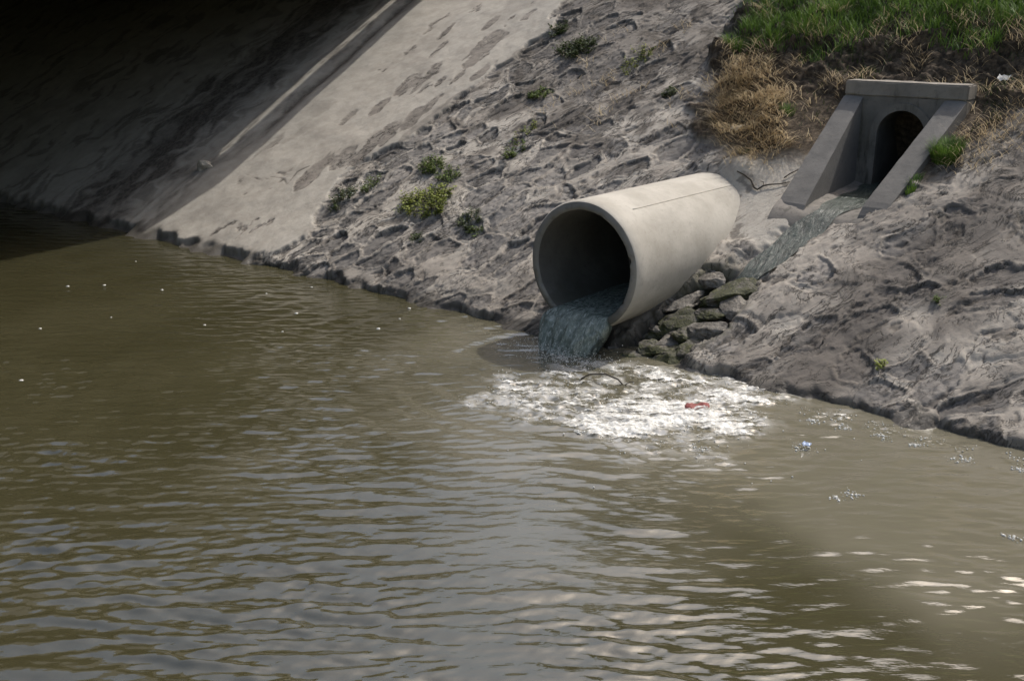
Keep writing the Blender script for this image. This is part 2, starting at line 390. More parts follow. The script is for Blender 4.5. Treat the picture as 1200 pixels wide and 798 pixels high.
    # blotches, darker bands and shade painted on the upper stones
    sd, _ = segdist(X, Y, [(-2.7, 11.3), (-3.05, 10.1), (-3.45, 9.3), (-3.75, 8.0)])
    sd2, _ = segdist(X, Y, [(-2.2, 10.6), (-2.6, 9.7), (-2.9, 9.2)])
    bl = fbm(X * 1.2 + .4 * wx, Vd * 1.0, 140, 5)
    stain = .95 * sst(.50, .12, sd + .25 * bl) + .5 * sst(.3, .05, sd2 + .3 * bl)  # darker diagonal bands across the right-hand stones
    up = sst(-10.7, -10.0, X + .3 * bl) * sst(-6.9, -7.9, X + .6 * bl) * sst(10.9, 11.8, Y + .9 * bl + .25 * (X + 9) )  # cast shade over the upper rubble, painted in as colour
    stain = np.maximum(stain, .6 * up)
    lowst = .3 * sst(1.25, .35, Vd + .7 * bl) * sst(-9.8, -9.0, X) * sst(-6.2, -6.8, X)
    stain = np.maximum(stain, lowst)
    stain = np.clip(stain + .4 * sst(.3, .65, bl) + .3 * crackp + .22 * sst(-5.0, -4.0, X), 0, 1) * (1 - .8 * panel) + .5 * spall + .15 * panel * sst(.1, .5, bl)
    # dark litter and dirt at the left, and shade painted on the rib strip
    dn = fbm(X * 3.2 + wx, Vd * 1.0, 150, 5)
    cx = np.interp(Y, [8, 9.5, 11, 13.3, 15], [-15.6, -15.75, -15.7, -15.7, -15.7])
    dirt = sst(1.1, .2, np.abs(X - cx) + .8 * dn) * .9
    dirt = np.maximum(dirt, sst(.25, .45, dn) * .5 * sst(-13.9, -15, X))
    dirt = np.maximum(dirt, .85 * np.exp(-((X + 13.83 + .1 * dn) / .12)**2) * sst(1.4, 3.2, Vd + dn))
    dirt = np.maximum(dirt, .7 * np.exp(-((e - .16) / .035)**2) * expo * sst(-.1, .25, fbm(X * 2.5, Vd * 2.5, 158, 3)) * (1 - panel))
    jd, _ = segdist(X, Y, [(-10.9, 8.9), (-11.05, 9.4), (-10.85, 10.15), (-10.6, 11.0), (-10.3, 12.0), (-10.1, 13)])
    dirt = np.maximum(dirt, .5 * sst(.1, .0, jd + .15 * dn)); dirt = np.maximum(dirt, .8 * crackp)
    dirt = np.maximum(dirt, .8 * cr * (1 - panel) * (1 - soil)); dirt = np.maximum(dirt, .6 * pit * (1 - panel))
    dirt = np.maximum(dirt, .65 * sst(-.25, .35, fbm(X * 5, Vd * 1.6, 159, 4)) * np.exp(-((X + 14.12) / .22)**2))  # shade put into the colour to dim the sunlit rib strip
    # earth and litter caught on the upper rubble below the soil
    dirt = np.maximum(dirt, .75 * sst(.15, .5, fbm(X * 2.1, Vd * 2.1, 160, 5) + .35 * sst(-8.4, -7.2, X) * sst(11.0, 12.2, Y) * sst(-6.6, -7.0, X)) * (1 - panel) * sst(9.5, 11, Y) * sst(-6.2, -7, X))
    moss = wetg * sst(-.25, .15, fbm(X * 3, Vd * 3, 170, 4)) * .9
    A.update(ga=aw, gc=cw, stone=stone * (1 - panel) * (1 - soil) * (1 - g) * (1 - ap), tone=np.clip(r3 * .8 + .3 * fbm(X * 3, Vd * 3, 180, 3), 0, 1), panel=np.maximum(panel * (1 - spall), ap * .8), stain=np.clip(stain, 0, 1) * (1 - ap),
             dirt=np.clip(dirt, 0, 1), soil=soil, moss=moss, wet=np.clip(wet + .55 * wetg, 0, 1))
    return h, A, cid, expo, ins, panel, soil, g, ap, exc
h, A, cid, expo, ins, panel, soil, gul, apr, exc = field(X, Y, Vd)
lvl = sst(TOPZ - .02, TOPZ - .5, zb)
far = sst(4.0, 6, X) + sst(-34, -40, X) + sst(18.5, 19, Y); keep = np.clip(1 - far, 0, 1)
h = h * keep
BX = X + .012 * perlin(X * 20, Vd * 20, 190) * (1 - panel) * keep
BY = Y + h * NRM[1] * lvl; BZ = zb + h * (NRM[2] * lvl + (1 - lvl) * .5)
BV = np.stack([BX, BY, BZ], -1).reshape(-1, 3); BF = grid_faces(*sh)
attrs = {k_: v.ravel() for k_, v in A.items()}
def ground(x, y):
    i = int(np.clip(np.searchsorted(gy, y), 0, len(gy) - 1)); j = int(np.clip(np.searchsorted(gx, x), 0, len(gx) - 1))
    return Vector((x, float(BY[i, j]), float(BZ[i, j])))
def ground_np(x, y):
    i = np.clip(np.searchsorted(gy, y), 0, len(gy) - 1); j = np.clip(np.searchsorted(gx, x), 0, len(gx) - 1)
    return np.stack([x, BY[i, j], BZ[i, j]], -1)
fc = BV[BF[:, 0]] * .5 + BV[BF[:, 2]] * .5
inpipe = (np.hypot(fc[:, 0] - PX, fc[:, 2] - PZ) < PR - .035) & (fc[:, 1] > PY - .3)
fpan = (panel.ravel()[BF].mean(1) > .5); fsoil = soil.ravel()[BF].mean(1) > .5
okf = ~inpipe
# stones: the exposed cells of the rubble, each its own part of the bank
fst = ((ins * expo * (1 - panel) * (1 - soil) * (1 - gul) * (1 - apr) * (exc < .01)).ravel()[BF].min(1) > .35) & okf & ~fpan & ~fsoil & (fc[:, 0] < .2) & (fc[:, 1] < 13.8) & (fc[:, 2] > -.02)
fid = cid.ravel()[BF[:, 0]]
ids, cnt = np.unique(fid[fst], return_counts=True)
cd = {}
order = np.argsort(-cnt)
cand = []
for k_ in order:
    if cnt[k_] < 60: continue
    cand.append(ids[k_])
cand = cand[:290]
chosen = np.isin(fid, np.array(cand)) & fst
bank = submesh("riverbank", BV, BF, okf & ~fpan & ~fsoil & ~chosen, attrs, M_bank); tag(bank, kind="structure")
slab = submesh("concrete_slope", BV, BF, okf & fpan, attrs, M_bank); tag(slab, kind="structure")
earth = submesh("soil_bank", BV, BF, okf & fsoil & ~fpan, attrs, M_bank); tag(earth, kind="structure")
cf = BF[chosen]; cidf = fid[chosen]; so_ = np.argsort(cidf, kind='stable'); cf = cf[so_]; cidf = cidf[so_]
cuts = np.flatnonzero(np.diff(cidf)) + 1
for f in np.split(cf, cuts):
    u, inv = np.unique(f, return_inverse=True)
    mesh_np("stone", BV[u], inv.reshape(f.shape), M_bank, bank, {k_: a[u] for k_, a in attrs.items()})

# ------------------------------------------------------------------ opposite shore, so the land closes round the river
V = []; F = []
for x in (-200, 200):
    for y, z in ((-16, -.6), (-16, .0), (-22, 3.2), (-24, 3.4), (-300, 3.6)): V.append((x, y, z))
for i in range(4): F.append((i, i + 1, 5 + i + 1, 5 + i))
ob = mesh_py("opposite_bank", V, F, mat_plain("far_grass", (.08, .09, .04))); tag(ob, kind="structure")

# ------------------------------------------------------------------ river
wxs = np.concatenate([[-200, -120, -70, -45], axis([(-34, -12, .06), (-12, 1.0, .018), (1.0, 4, .08)]), [7, 15, 40, 100, 200]])
wys = np.concatenate([[-18, -10, -6], axis([(-3, 1, .08), (1, 8.35, .0165)]), [8.6, 9.2]])
WX, WY = np.meshgrid(wxs, wys)
fade = sst(-33, -28, WX) * sst(4, 2.5, WX) * sst(-3, -1, WY) * sst(9.2, 8.6, WY)
OX, OY = -5.5, 7.35                                     # where the outflow lands
r = np.hypot(WX - OX, WY - OY)
fa = math.radians(90 + 40.5)
zw = np.zeros_like(WX)
wrp = .10 * perlin(WX * .6, WY * .6, 210); wrp2 = .10 * perlin(WX * .6 + 31, WY * .6, 214)
env = np.clip(.75 + .8 * fbm(WX * .6, WY * .9, 220, 3), .50, 1.6)
rng = np.random.default_rng(11)
near = sst(6.6, 2.2, WY + .15 * WX + 1.2)                # calmer close under the far bank
near = .36 + .70 * near
for i in range(120):
    lam = .050 * (5.6 ** rng.random()); ang = fa + rng.normal(0, .19) + (.0 if i % 5 else rng.normal(0, .6))
    kx_, ky_ = math.cos(ang) * 6.2832 / lam, math.sin(ang) * 6.2832 / lam
    amp = .037 * lam / 6.2832
    zw += amp * np.sin((WX + wrp) * kx_ + (WY + wrp2) * ky_ + rng.random() * 6.28)
zw *= env * near
for lam, amp, ph in ((.42, .006, 0.), (.27, .0038, 1.), (.17, .002, 2.4)):    # rings from the outflow
    zw += amp * np.sin((r + .5 * wrp) * 6.2832 / lam + ph) * np.exp(-r / 3.2) * sst(.3, 1.2, r) * np.clip(.6 + fbm(WX * .8, WY * .8, 225, 2), 0, 1.4)
# turbulent patch
fpx, fpy = -4.92, 7.03
ur = np.array([math.cos(math.radians(40.5)), math.sin(math.radians(40.5))])
def patch(X_, Y_):
    dx, dy = X_ - fpx, Y_ - fpy
    u = dx * ur[0] + dy * ur[1]; v = -dx * ur[1] + dy * ur[0]
    v_c = -.05 - .10 * u
    d = np.hypot(u / np.where(u < 0, 1.25, 1.7), (v - v_c) / .85)
    d2 = np.hypot((u - .35) / .75, (v + .75) / .75)       # tongue towards the viewer
    d3, _ = segdist(X_, Y_, [(-5.3, 7.6), (-4.8, 7.72), (-4.0, 7.76), (-3.4, 7.72), (-2.9, 7.80), (-2.2, 7.84), (-1.6, 7.86)])
    nn = .28 * fbm(X_ * 1.8, Y_ * 1.8, 230, 4)
    d4, _ = segdist(X_, Y_, [(-5.7, 7.45), (-5.2, 7.72), (-4.8, 7.85), (-4.3, 7.8)])
    return np.maximum(sst(1.08, .72, d + nn), .9 * sst(.26, .08, d4 + .3 * nn)), sst(1.05, .5, d2 + nn), sst(.16, .02, d3 + .18 * fbm(X_ * 4, Y_ * 4, 233, 3) + .05)
p1, p2, p3 = patch(WX, WY)
ch = .020 * ridged(WX * 4.5, WY * 6, 240, 4) + .018 * fbm(WX * 11, WY * 12, 245, 4) + .012 * fbm(WX * 24, WY * 24, 248, 2)
zw += ch * np.clip(p1 + .55 * p2 + .5 * p3, 0, 1) * .55
zw *= fade
silt = np.clip(.85 * sst(3.4, .6, np.hypot((WX + 4.0) / 1.4, WY - 7.2) + .9 * fbm(WX * .6, WY * .6, 250, 4)) + .9 * sst(.5, -1.6, (7.2 - WY) * .9 - (WX + 4.6) * .75 + .9 * fbm(WX * .7, WY * .7, 253, 4)) * sst(-5.6, -4.2, WX) * sst(4.6, 6.4, WY + .3 * fbm(WX, WY, 254, 3)), 0, 1)
froth = np.clip(p1 * .8 + .5 * p2, 0, 1) * sst(-.2, .3, fbm(WX * 5, WY * 7, 256, 3))
river = mesh_np("river_water", np.stack([WX, WY, zw], -1).reshape(-1, 3), grid_faces(*WX.shape), M_water, None, {"silt": silt.ravel(), "froth": froth.ravel(), "wu": (WX * ur[0] + WY * ur[1]).ravel(), "wv": (-WX * ur[1] + WY * ur[0]).ravel()})
tag(river, kind="structure")
def water_z(x, y):
    i = np.clip(np.searchsorted(wys, y), 0, len(wys) - 1); j = np.clip(np.searchsorted(wxs, x), 0, len(wxs) - 1)
    return zw[i, j]
rb = mesh_py("river_bed", [(-200, -18, -1.2), (200, -18, -1.2), (200, 9, -1.2), (-200, 9, -1.2)], [(0, 1, 2, 3)], mat_plain("river_mud", (.08, .07, .04))); tag(rb, kind="structure")

# foam: lacy froth on the boil, as raised geometry
fx = np.arange(-7.2, -1.2, .0095); fy = np.arange(5.0, 8.2, .0095); FX, FY = np.meshgrid(fx, fy)
q1, q2, q3 = patch(FX, FY)
FU = FX * ur[0] + FY * ur[1]; FV = -FX * ur[1] + FY * ur[0]
lace = ridged(FU * 1.6 + .3 * fbm(FX * 2, FY * 2, 261, 3), FV * 6.0, 260, 4) * .55 + .3 * fbm(FU * 7, FV * 16, 265, 4) + .26 * fbm(FU * 22, FV * 40, 268, 2)
thr = 1.40 - .86 * q1 - .56 * q2 - .62 * q3
m = lace - thr
FZ = water_z(FX, FY) + .006 + .009 * np.clip(m, 0, .5) + .003 * fbm(FX * 30, FY * 30, 270, 2)
ff = grid_faces(*FX.shape); mm = m.ravel()[ff].min(1) > -.10
fo = submesh("foam", np.stack([FX, FY, FZ], -1).reshape(-1, 3), ff, mm, {"al": (sst(-.10, .55, m) * (.85 + .5 * fbm(FU * 9, FV * 22, 275, 3))).ravel()}, M_froth); tag(fo, kind="stuff")
# bubbles and flecks, small spheres half in the water
def blobs(name, pts, rad, mat, flat=1.):
    bv = np.array([(0, 0, 1)] + [(math.cos(a) * s, math.sin(a) * s, c) for c, s in ((.5, .87), (-.35, .93)) for a in np.arange(5) * 2 * math.pi / 5 + c]); nb = len(bv)
    bf = [(0, 1 + i, 1 + (i + 1) % 5) for i in range(5)] + [(1 + i, 6 + i, 6 + (i + 1) % 5) for i in range(5)] + [(1 + i, 6 + (i + 1) % 5, 1 + (i + 1) % 5) for i in range(5)]
    bf = np.array(bf); N = len(pts)
    V_ = (bv[None] * rad[:, None, None] * np.array([1, 1, flat])[None, None] + pts[:, None]).reshape(-1, 3)
    F_ = (bf[None] + (np.arange(N) * nb)[:, None, None]).reshape(-1, 3)
    return mesh_np(name, V_, F_, mat)
bx = rng.uniform(-7.2, -1.3, 60000); by = rng.uniform(5.0, 8.0, 60000)
b1, b2, b3 = patch(bx, by); pr = .10 * b1 + .07 * b2 + .25 * b3 + .0015 * sst(2.2, .5, np.hypot(bx + 4, (by - 6.8)))
kp = rng.random(60000) < pr; bx, by = bx[kp], by[kp]
rad = .002 + .0055 * rng.random(len(bx)) ** 3
bo = blobs("foam_bubbles", np.stack([bx, by, water_z(bx, by) + .006], -1), rad, M_foam); tag(bo, kind="stuff")
# clusters of bubbles drifting downstream
cl = [(-3.13, 7.07, .10), (-2.5, 6.54, .07), (-2.56, 6.42, .05), (-1.48, 6.6, .06), (-3.3, 7.62, .07), (-3.05, 7.66, .07), (-2.75, 7.66, .08), (-2.5, 7.68, .05), (-2.12, 7.62, .10), (-1.75, 7.72, .05), (-1.6, 7.7, .06), (-4.0, 6.85, .07), (-4.2, 6.5, .06), (-3.7, 6.55, .08), (-4.6, 6.2, .06), (-4.15, 7.05, .07)]
for (x, y, s) in cl:
    n_ = int(22 + 260 * s); d = rng.normal(0, s * .5, (n_, 2)); rr = .0025 + .008 * rng.random(n_) ** 3
    p = np.stack([x + d[:, 0], y + d[:, 1] * .8, water_z(x + d[:, 0], y + d[:, 1] * .8) + .004], -1)
    c_ = blobs("foam_cluster", p, rr, M_foam); tag(c_, kind="stuff")
fl = [(-10.42, 5.51), (-10.6, 4.81), (-11.74, 6.17), (-12.03, 5.86), (-11.03, 6.51), (-9.18, 3.93), (-9.77, 7.74), (-9.96, 7.22), (-8.21, 7.85), (-9.0, 6.9), (-8.6, 6.4), (-9.4, 6.0), (-12.6, 7.1), (-7.9, 7.1), (-8.0, 7.5)]
p = np.array([(x, y, water_z(x, y) + .002) for x, y in fl]); tag(blobs("foam_flecks", p, rng.uniform(.012, .024, len(fl)), M_foam, .35), kind="stuff")

# ------------------------------------------------------------------ outfall pipe
def lathe_y(prof, n, cx, cz, seed=0, wob=0.):
    V_ = []; F_ = []
    for (y, r_) in prof:
        for i in range(n):
            t = 2 * math.pi * i / n
            V_.append((cx + r_ * math.cos(t), y, cz + r_ * math.sin(t)))
    for j in range(len(prof) - 1):
        for i in range(n):
            F_.append((j * n + i, j * n + (i + 1) % n, (j + 1) * n + (i + 1) % n, (j + 1) * n + i))
    V_ = np.array(V_)
    if wob:
        V_[:, 1] += wob * fbm(V_[:, 0] * 6, V_[:, 2] * 6, seed, 4) * (V_[:, 1] < prof[0][0] + 1)
    return V_, F_
pipe = empty("outfall_pipe", (0, 0, 0), "big pale round concrete pipe jutting from the bank and pouring waste water", "pipe")
ys = list(np.linspace(PY + .03, 12.2, 40))
Vp, Fp = lathe_y([(PY + .012, PR - .012), (PY + .03, PR)] + [(y, PR) for y in ys[1:]], 128, PX, PZ)
mesh_py("barrel", Vp, Fp, M_pipe, pipe, True)
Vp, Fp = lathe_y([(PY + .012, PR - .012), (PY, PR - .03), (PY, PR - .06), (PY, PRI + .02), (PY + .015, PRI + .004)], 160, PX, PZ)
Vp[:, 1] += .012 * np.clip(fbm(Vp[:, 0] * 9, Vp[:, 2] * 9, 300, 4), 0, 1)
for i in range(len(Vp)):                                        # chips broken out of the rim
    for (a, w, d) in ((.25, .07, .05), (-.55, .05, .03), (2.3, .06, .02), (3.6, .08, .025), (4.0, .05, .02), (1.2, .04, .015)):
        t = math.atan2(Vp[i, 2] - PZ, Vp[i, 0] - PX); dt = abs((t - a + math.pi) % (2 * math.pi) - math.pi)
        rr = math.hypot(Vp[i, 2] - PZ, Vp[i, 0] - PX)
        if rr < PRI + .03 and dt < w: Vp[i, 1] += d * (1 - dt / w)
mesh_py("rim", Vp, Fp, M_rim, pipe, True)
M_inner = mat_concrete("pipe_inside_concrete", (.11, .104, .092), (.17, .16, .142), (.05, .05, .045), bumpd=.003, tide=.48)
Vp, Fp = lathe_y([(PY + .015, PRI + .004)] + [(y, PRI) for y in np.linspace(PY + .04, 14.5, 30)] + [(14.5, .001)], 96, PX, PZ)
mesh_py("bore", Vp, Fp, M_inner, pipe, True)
sm = []
for a in (1.03,):
    V_, F_ = tube([(PX + (PR + .0) * math.cos(a), y, PZ + PR * math.sin(a)) for y in np.linspace(PY + .35, 11, 24)], .006, 6)
    mesh_py("mould_seam", V_, F_, M_pipe, pipe, True)

# pouring water: runs along the invert, bends over the lip and breaks into the river
ns, nt = 90, 48
path = []
zl = PZ - PRI
for s in np.linspace(0, 1, ns):
    if s < .4:
        y = PY + 3.0 - 3.0 * (s / .4); z = zl + .130 - .02 * (s / .4); wdt = .40
        path.append((y, z, 0.))
    else:
        t = (s - .4) / .6 * .36
        path.append((PY - .85 * t - .02, zl + .110 - .3 * t - 4.9 * t * t, (s - .4) / .6))
top = []; bot = []
for i, (y, z, f) in enumerate(path):
    half = math.sqrt(max(.01, PRI**2 - (PZ - z)**2)) - .004 if f == 0 else .31 + .05 * f + .04 * math.sin(6 * f)
    if f > 0: half += .05 * f * math.sin(5 * f + 1) ; half = (1 - sst(0, .12, f)) * (math.sqrt(PRI**2 - (PZ - path[int(.4 * ns) - 1][1])**2) - .006) + sst(0, .12, f) * half
    for j in range(nt):
        q = j / (nt - 1) * 2 - 1
        bulge = -.15 * f * (1 - q * q) - .05 * f
        xx = PX + q * half - .06 * f
        zz_ = z - (.02 + .05 * f) * q * q
        nz = .055 * float(fbm(np.array(q * 3.2), np.array(f * 2.6), 320, 4)) * (f ** .5) + .012 * float(fbm(np.array(q * 9.), np.array(f * 3.), 322, 3)) * (.3 + f)
        top.append((xx, y + bulge - nz * .8 + .02 * f * math.sin(q * 9), zz_ + nz * .35))
        zb_ = zl - .002 + (PRI - math.sqrt(max(0, PRI**2 - min(abs(q * half), PRI - .002)**2))) if f == 0 else zz_ - .05
        bot.append((xx * 1.0, y + (.0 if f == 0 else .10 + .03 * f), min(zb_ + .004, zz_ - .004)))
top = np.array(top); bot = np.array(bot); gf = grid_faces(ns, nt); n0 = ns * nt
V_ = np.concatenate([top, bot]); F_ = [tuple(f) for f in gf] + [tuple(f[::-1] + n0) for f in gf]
for i in range(ns - 1):
    for j in (0, nt - 1):
        a, b = i * nt + j, (i + 1) * nt + j
        F_.append((a, b, b + n0, a + n0) if j == 0 else (b, a, a + n0, b + n0))
pw = mesh_py("pouring_water", V_, F_, M_pour, None, True)
fr_ = np.array([[max(.95 * f ** 2.2, (.9 * min(1, f * 2) * abs(j / (nt - 1) * 2 - 1) ** 6)) for j in range(nt)] for (y, z, f) in path]).ravel()
at_ = pw.data.attributes.new("fray", 'FLOAT', 'POINT'); at_.data.foreach_set("value", np.concatenate([fr_, fr_]).astype(np.float32))
tag(pw, "murky grey green waste water pouring out of the big concrete pipe", "waste water")
# spray where it lands
n_ = 1300; sx_ = rng.normal(-5.85, .30, n_); sy_ = rng.normal(7.55, .12, n_); szz = np.abs(rng.normal(0, .06, n_))
tag(blobs("splash_drops", np.stack([sx_, sy_, szz], -1), rng.uniform(.0015, .0045, n_), M_foam), kind="stuff")

# ------------------------------------------------------------------ culvert headwall
hw = empty("culvert_headwall", (0, 0, 0), "grey concrete culvert headwall with arched drain hole and two sloping wing walls", "culvert")
HY, CXh, AR, ZS, ZF = 11.5, -4.29, .265, 1.88, 1.22
x0, x1, zt = -4.96, -3.64, 2.275
def arch_pts(rad, n=20):
    return [(CXh - rad, ZF - .2)] + [(CXh - rad * math.cos(math.pi * i / n), ZS + rad * math.sin(math.pi * i / n)) for i in range(n + 1)] + [(CXh + rad, ZF - .2)]
ap_ = arch_pts(AR)
def wall_with_arch(y0, y1):
    V_ = []; F_ = []; n = len(ap_)
    outer = []
    for (x, z) in ap_:                                  # matching points on the outline
        if z <= ZS + 1e-6: outer.append((x0 if x < CXh else x1, z))
        else:
            dx, dz = x - CXh, z - ZS; s = min((x1 - CXh) / max(abs(dx), 1e-6), (zt - ZS) / dz); outer.append((CXh + dx * s, ZS + dz * s))
    # make the corners exact
    outer = [(x0 if abs(o[0] - x0) < .03 else x1 if abs(o[0] - x1) < .03 else o[0], o[1]) for o in outer]
    li = max(i for i, o in enumerate(outer) if o[0] == x0); outer[li] = (x0, zt)
    ri = min(i for i, o in enumerate(outer) if o[0] == x1); outer[ri] = (x1, zt)
    for y in (y0, y1):
        V_ += [(x, y, z) for x, z in ap_] + [(x, y, z) for x, z in outer]
    for i in range(n - 1):
        F_.append((i, i + 1, n + i + 1, n + i)); F_.append((2 * n + i, 3 * n + i, 3 * n + i + 1, 2 * n + i + 1))
        F_.append((i, 2 * n + i, 2 * n + i + 1, i + 1)); F_.append((n + i, n + i + 1, 3 * n + i + 1, 3 * n + i))
    return V_, F_
V_, F_ = wall_with_arch(HY, HY + .24)
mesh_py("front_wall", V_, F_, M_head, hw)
def box(x0, x1, y0, y1, z0, z1, n=1):
    return [(x, y, z) for x in (x0, x1) for y in (y0, y1) for z in (z0, z1)], [(0, 1, 3, 2), (4, 6, 7, 5), (0, 4, 5, 1), (2, 3, 7, 6), (0, 2, 6, 4), (1, 5, 7, 3)]
def rough_box(name, x0, x1, y0, y1, z0, z1, mat, parent, amp=.006, step=.05):
    import bmesh
    bm = bmesh.new(); V_, F_ = box(x0, x1, y0, y1, z0, z1)
    vs = [bm.verts.new(v) for v in V_]
    for f in F_: bm.faces.new([vs[i] for i in f])
    bmesh.ops.bevel(bm, geom=bm.edges[:], offset=.014, segments=2, affect='EDGES')
    bmesh.ops.subdivide_edges(bm, edges=[e for e in bm.edges if e.calc_length() > step * 2], cuts=14, use_grid_fill=True)
    P = np.array([v.co for v in bm.verts]); d = amp * fbm(P[:, 0] * 5 + P[:, 2] * 3, P[:, 1] * 5 + P[:, 2] * 5, 400, 4)
    for v, q in zip(bm.verts, d): v.co.z += q; v.co.y += q * .7
    bmesh.ops.recalc_face_normals(bm, faces=bm.faces[:])
    me = bpy.data.meshes.new(name); bm.to_mesh(me); bm.free(); me.materials.append(mat)
    o = bpy.data.objects.new(name, me); COL.objects.link(o); o.parent = parent; return o
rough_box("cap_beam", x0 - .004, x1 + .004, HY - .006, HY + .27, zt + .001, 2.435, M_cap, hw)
def wing(ti, to, bi, bo_, zt_, zb_, ytop, ybot, depth=.9):
    """sloping wall: top face from the headwall down to the channel, vertical sides"""
    V_ = []; F_ = []; N, Mx = 26, 5
    for i in range(N + 1):
        t = i / N; y = ytop + (ybot - ytop) * t
        z = zt_ + (zb_ - zt_) * t
        if t > .86: z -= .10 * ((t - .86) / .14) ** 2 * 2
        for j in range(Mx + 1):
            s = j / Mx; x = (ti + (bi - ti) * t) * (1 - s) + (to + (bo_ - to) * t) * s
            V_.append((x, y, z + .007 * float(fbm(np.array(x * 6), np.array(y * 5), 410, 4)) - .008 * (j in (0, Mx))))
    nT = len(V_)
    for i in range(N):
        for j in range(Mx):
            a = i * (Mx + 1) + j; F_.append((a, a + 1, a + Mx + 2, a + Mx + 1))
    for side in (0, Mx):                        # sides down to the floor
        base = len(V_)
        for i in range(N + 1):
            x, y, z = V_[i * (Mx + 1) + side]; V_.append((x, y, z - depth))
        for i in range(N):
            a, b = i * (Mx + 1) + side, (i + 1) * (Mx + 1) + side; F_.append((a, b, base + i + 1, base + i))
    base = len(V_)                              # nose
    lo = N * (Mx + 1)
    for j in range(Mx + 1):
        x, y, z = V_[lo + j]; V_.append((x, y - .02, z - depth))
    for j in range(Mx): F_.append((lo + j, base + j, base + j + 1, lo + j + 1))
    return V_, F_
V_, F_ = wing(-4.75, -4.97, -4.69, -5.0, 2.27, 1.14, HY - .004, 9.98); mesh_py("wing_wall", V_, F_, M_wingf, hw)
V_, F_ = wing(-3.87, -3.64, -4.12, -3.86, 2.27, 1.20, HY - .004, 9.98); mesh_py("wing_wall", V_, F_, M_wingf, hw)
# collar round the opening, drain tube and floor
V_ = []; F_ = []; rng_p = [arch_pts(AR - .002), arch_pts(AR + .075)]
n = len(rng_p[0])
for y in (HY - .02, HY + .03):
    for pl in rng_p: V_ += [(x, y, z) for x, z in pl]
for i in range(n - 1):
    F_ += [(i, i + 1, n + i + 1, n + i), (i, 2 * n + i, 2 * n + i + 1, i + 1), (n + i, n + i + 1, 3 * n + i + 1, 3 * n + i)]
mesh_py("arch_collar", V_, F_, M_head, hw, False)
V_ = []; F_ = []; ap2 = arch_pts(AR - .006)
for y in (HY + .031, 14.5): V_ += [(x, y, z) for x, z in ap2]
for i in range(n - 1): F_.append((i, n + i, n + i + 1, i + 1))
F_.append(tuple(range(n, 2 * n)))
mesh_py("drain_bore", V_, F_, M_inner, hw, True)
# apron floor
ax = np.linspace(-5.0, -3.7, 50); ay = np.linspace(9.8, 14.4, 130); AX, AY = np.meshgrid(ax, ay)
FLY = [9.85, 9.96, 10.06, 10.2, 10.5, 11.5, 14.5]; FLZ = [.9, 1.08, 1.17, 1.225, 1.26, 1.31, 1.36]
AZ_ = np.interp(AY, FLY, FLZ) + .10 * np.clip(np.abs(AX + 4.42) - .16, 0, 1) * 1.6 + .012 * fbm(AX * 5, AY * 5, 420, 4)
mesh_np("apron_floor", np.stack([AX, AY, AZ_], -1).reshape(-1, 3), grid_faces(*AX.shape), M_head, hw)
# thin stream in the channel
t = NT("teal_trickle"); nn = t.noise(11, 6, .7, t.vec((2.2, .6, .6), (0, 0, -.35)), .8)
M_film = t.done(t.mix(t.ramp(nn, .3, .7), (.02, .027, .022), (.09, .11, .094)), .3, t.bump(nn, .03, .9), .5)
cp = [(-4.36, 13.5), (-4.36, 11.5), (-4.38, 10.6), (-4.42, 10.2), (-4.54, 9.9), (-4.66, 9.6), (-4.78, 9.32), (-4.87, 9.1)]
TY = [9.0, 9.15, 9.3, 9.45, 9.6, 9.75, 9.86]; TX = [np.interp(-y_, [-q[1] for q in cp], [q[0] for q in cp]) for y_ in TY]
TZ = [min(ground(x_ + d_, y_ - .03).z for d_ in (-.05, 0, .05)) + .022 for x_, y_ in zip(TX, TY)] + [1.185, 1.24, 1.275, 1.325, 1.375]; TY = TY + [10.06, 10.2, 10.5, 11.5, 14.5]
V_ = []; F_ = []; NS, NT_ = 120, 14
cs = np.cumsum([0] + [math.dist(cp[i], cp[i + 1]) for i in range(len(cp) - 1)])
for i in range(NS):
    d = cs[-1] * i / (NS - 1); x = np.interp(d, cs, [p_[0] for p_ in cp]); y = np.interp(d, cs, [p_[1] for p_ in cp])
    w_ = np.interp(y, [9.1, 9.4, 10.2, 10.6, 11.5], [.12, .15, .17, .20, .26]) + .035 * math.sin(i * .37) * math.sin(i * .11 + 1)
    for j in range(NT_):
        xx = x + (j / (NT_ - 1) * 2 - 1) * w_
        z = float(np.interp(y, TY, TZ)); yy = y
        V_.append((xx, yy, z))
V_ = np.array(V_)
Z2 = V_[:, 2].reshape(NS, NT_)
for it in range(6): Z2[1:-1] = .25 * Z2[:-2] + .5 * Z2[1:-1] + .25 * Z2[2:]
V_[:, 2] = Z2.ravel()
tw = mesh_np("trickle_water", V_, grid_faces(NS, NT_), M_film); tag(tw, "thin teal grey stream trickling from the arched culvert down the bank", "waste water")

